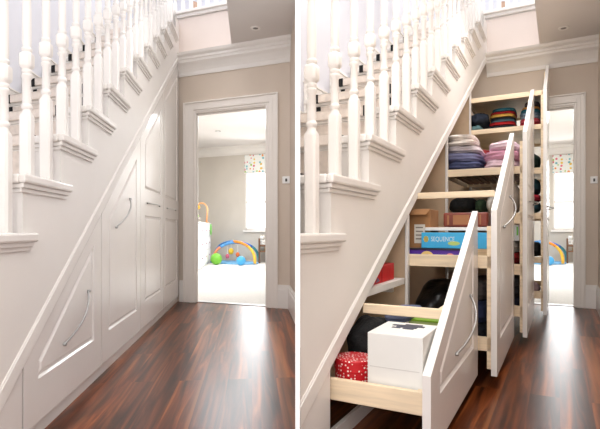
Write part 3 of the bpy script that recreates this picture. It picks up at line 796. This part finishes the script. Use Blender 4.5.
for z0, z1, c, lab in ((.205, .3, (38, 42, 62), 'dark navy folded trousers in the bottom tray of the third unit'), (.3, .37, (60, 58, 60), 'charcoal folded jumper in the bottom tray of the third unit'), (.37, .44, (112, 108, 104), 'grey folded jumper on top in the bottom tray of the third unit')):
    cloth(HR, 'folded_clothes', lab, 'clothes', 'pile in the bottom tray of the third unit', (1.55, 1.94), (.3, .44), (z0, z1), c, int(z0*131), 2)

# ---- tallest unit
g4 = 'left clothes stack on the high shelf'; S4_ = (.55, .92)
for z0, z1, u0, u1, c, cl in ((1.615, 1.655, .1, .345, (30, 34, 48), 'dark navy'), (1.655, 1.683, .115, .345, (186, 30, 34), 'red'), (1.683, 1.703, .13, .34, (88, 122, 134), 'grey teal'),
                              (1.703, 1.722, .125, .34, (40, 44, 48), 'charcoal'), (1.722, 1.752, .122, .338, (206, 160, 70), 'mustard'), (1.752, 1.77, .122, .342, (176, 30, 38), 'crimson'), (1.77, 1.803, .14, .342, (34, 98, 112), 'teal')):
    cloth(HR, 'folded_shirt', cl+' folded shirt in the left stack on the high shelf of the tallest unit', 'clothes', g4, S4_, (u0, u1), (z0, z1), c, int(z0*333), 1, .06)
g5 = 'right clothes stack on the high shelf'
for z0, z1, u0, u1, c, cl in ((1.615, 1.65, .36, .53, (196, 40, 58), 'red'), (1.65, 1.69, .365, .53, (206, 84, 96), 'rose red'), (1.69, 1.715, .37, .53, (150, 170, 186), 'pale blue'), (1.715, 1.742, .365, .53, (112, 140, 158), 'grey blue'),
                              (1.742, 1.768, .37, .53, (30, 108, 122), 'teal'), (1.768, 1.786, .38, .53, (222, 160, 84), 'orange'), (1.786, 1.83, .4, .53, (66, 60, 62), 'charcoal')):
    cloth(HR, 'folded_shirt', cl+' folded shirt in the right stack on the high shelf of the tallest unit', 'clothes', g5, S4_, (u0, u1), (z0, z1), c, int(z0*271), 1, .06)
lump(HR, 'dark_jacket', 'dark blue jacket crumpled at the inner end of the high shelf', 'clothes', None, (.6, .95), (-.045, .115), (1.66, 1.79), fab((34, 42, 58)), 15, .3)
cloth(HR, 'folded_scarf', 'pale teal scarf under the crumpled dark jacket', 'scarf', None, (.6, .95), (-.02, .07), (1.615, 1.665), (110, 150, 156), 16, 2, .2)
for (z0, z1, u0, c, nm, lab, amp) in ((1.26, 1.4, .38, (26, 52, 46), 'green_jumper', 'dark green jumper on the middle shelf of the tallest unit', .15),
                                (.89, 1.0, .38, (40, 78, 88), 'teal_jumper', 'teal jumper below the red shirt in the tallest unit', .15),
                                (1.04, 1.19, .4, (30, 68, 76), 'teal_coat', 'dark teal coat above the red shirt in the tallest unit', .15)):
    lump(HR, nm, lab, 'clothes', None, (.6, .96), (u0, .53), (z0, z1), fab(c), int(z0*50), amp)
cloth(HR, 'folded_shirt', 'red folded shirt between two teal garments in the tallest unit', 'clothes', None, (.6, .97), (.39, .535), (.995, 1.045), (206, 50, 70), 44)
# black cap/helmet-like bag and small trainers
lump(HR, 'black_backpack', 'small black rounded bag low in the tallest unit', 'bag', None, (.75, .97), (.44, .54), (.53, .65), M['black'], 51, .12)
t = thing('trainer_shoe', 'grey and pink shoe in the bottom tray of the tallest unit', 'shoe', P(.88, .49, .21))
def shoe(t, s0):
    rows = []
    for k in range(9):
        x = k/8; w = .034+.008*math.sin(PI*x*.9); hh = .11-.07*x**.8+.01*math.sin(PI*x)
        if k in (0, 8): w *= .7; hh *= .8
        rows.append([P(s0-.22*x, .49+w*math.cos(2*PI*j/14), .222+hh*(.5+.5*math.sin(2*PI*j/14))) for j in range(14)])
    MB().rings(rows).build('upper', fab((168, 140, 142)), t, smooth=True, sub=1)
    mb = MB(); lo = []; 
    for k in range(20):
        a = 2*PI*k/20; lo.append(P(s0-.11+.118*math.cos(a), .49+.042*math.sin(a), .206))
    mb.prism(lo, [p+Vector((0, 0, .02)) for p in lo]); mb.build('sole', plas((240, 236, 232)), t, bevel=.004)
shoe(t, .96)

# ------------------------------------------------------------------ white upright between the halls
struct(box(lambda x, y, z: Vector((x, y, z)), (-.0128, 1.3, 0), (0, 4.62, 4.6)).build('wall_divider', mat('divider_white', (255, 255, 255), .6, .0, 3), bevel=0))

# ------------------------------------------------------------------ light
w = bpy.data.worlds.new('world'); scn.world = w; w.use_nodes = True
bg = w.node_tree.nodes['Background']; bg.inputs[0].default_value = (.99, .99, 1, 1); bg.inputs[1].default_value = 1.3
def area(name, loc, target, size, power, col=(1, 1, 1), sy=None):
    l = bpy.data.lights.new(name, 'AREA'); l.energy = power; l.color = col; l.size = size
    if sy: l.shape = 'RECTANGLE'; l.size_y = sy
    o = bpy.data.objects.new(name, l); COL.objects.link(o); o.location = loc
    o.rotation_euler = (Vector(target)-Vector(loc)).to_track_quat('-Z', 'Y').to_euler()
    return o
for H in (HL, HR):
    Q = H.Q
    r = 1 if H.side == 'L' else 1.3
    area('window_daylight', Q(-6.3, .95, 1.7), Q(-2, .6, .2), .7, 22, (.97, .985, 1), 1.3)
    area('room_fill', Q(-3.2, .3, 2.66), Q(-3.2, .3, 0), 1.4, 95, (.9, .96, 1))  # added fill under the ceiling to brighten the far room, not a fitting
    area('stairwell_fill', Q(.8, -.1, 4.9), Q(1.6, .1, 0), 1.4, 36, (.97, .985, 1))  # added overhead fill to brighten the stairwell
    area('hall_fill', Q(1.6, .98, 2.54), Q(1.6, .7, 0), .4, 13*r, (1, .985, .96), .9)  # added fill under the hall ceiling, not a fitting
    area('hall_fill', Q(3.4, .98, 2.54), Q(3.4, .6, 0), .4, 11*r, (1, .985, .96), .9)  # second added fill, nearer the camera
area('back_window', (0, -1.0, 1.7), (.3, 4, 1.1), 2.4, 42, (1, .99, .97), 1.6)
scn.view_settings.view_transform = 'Standard'
scn.view_settings.look = 'None'
scn.view_settings.exposure = .2
for o in list(bpy.data.objects):
    if '_o' in o: del o['_o']
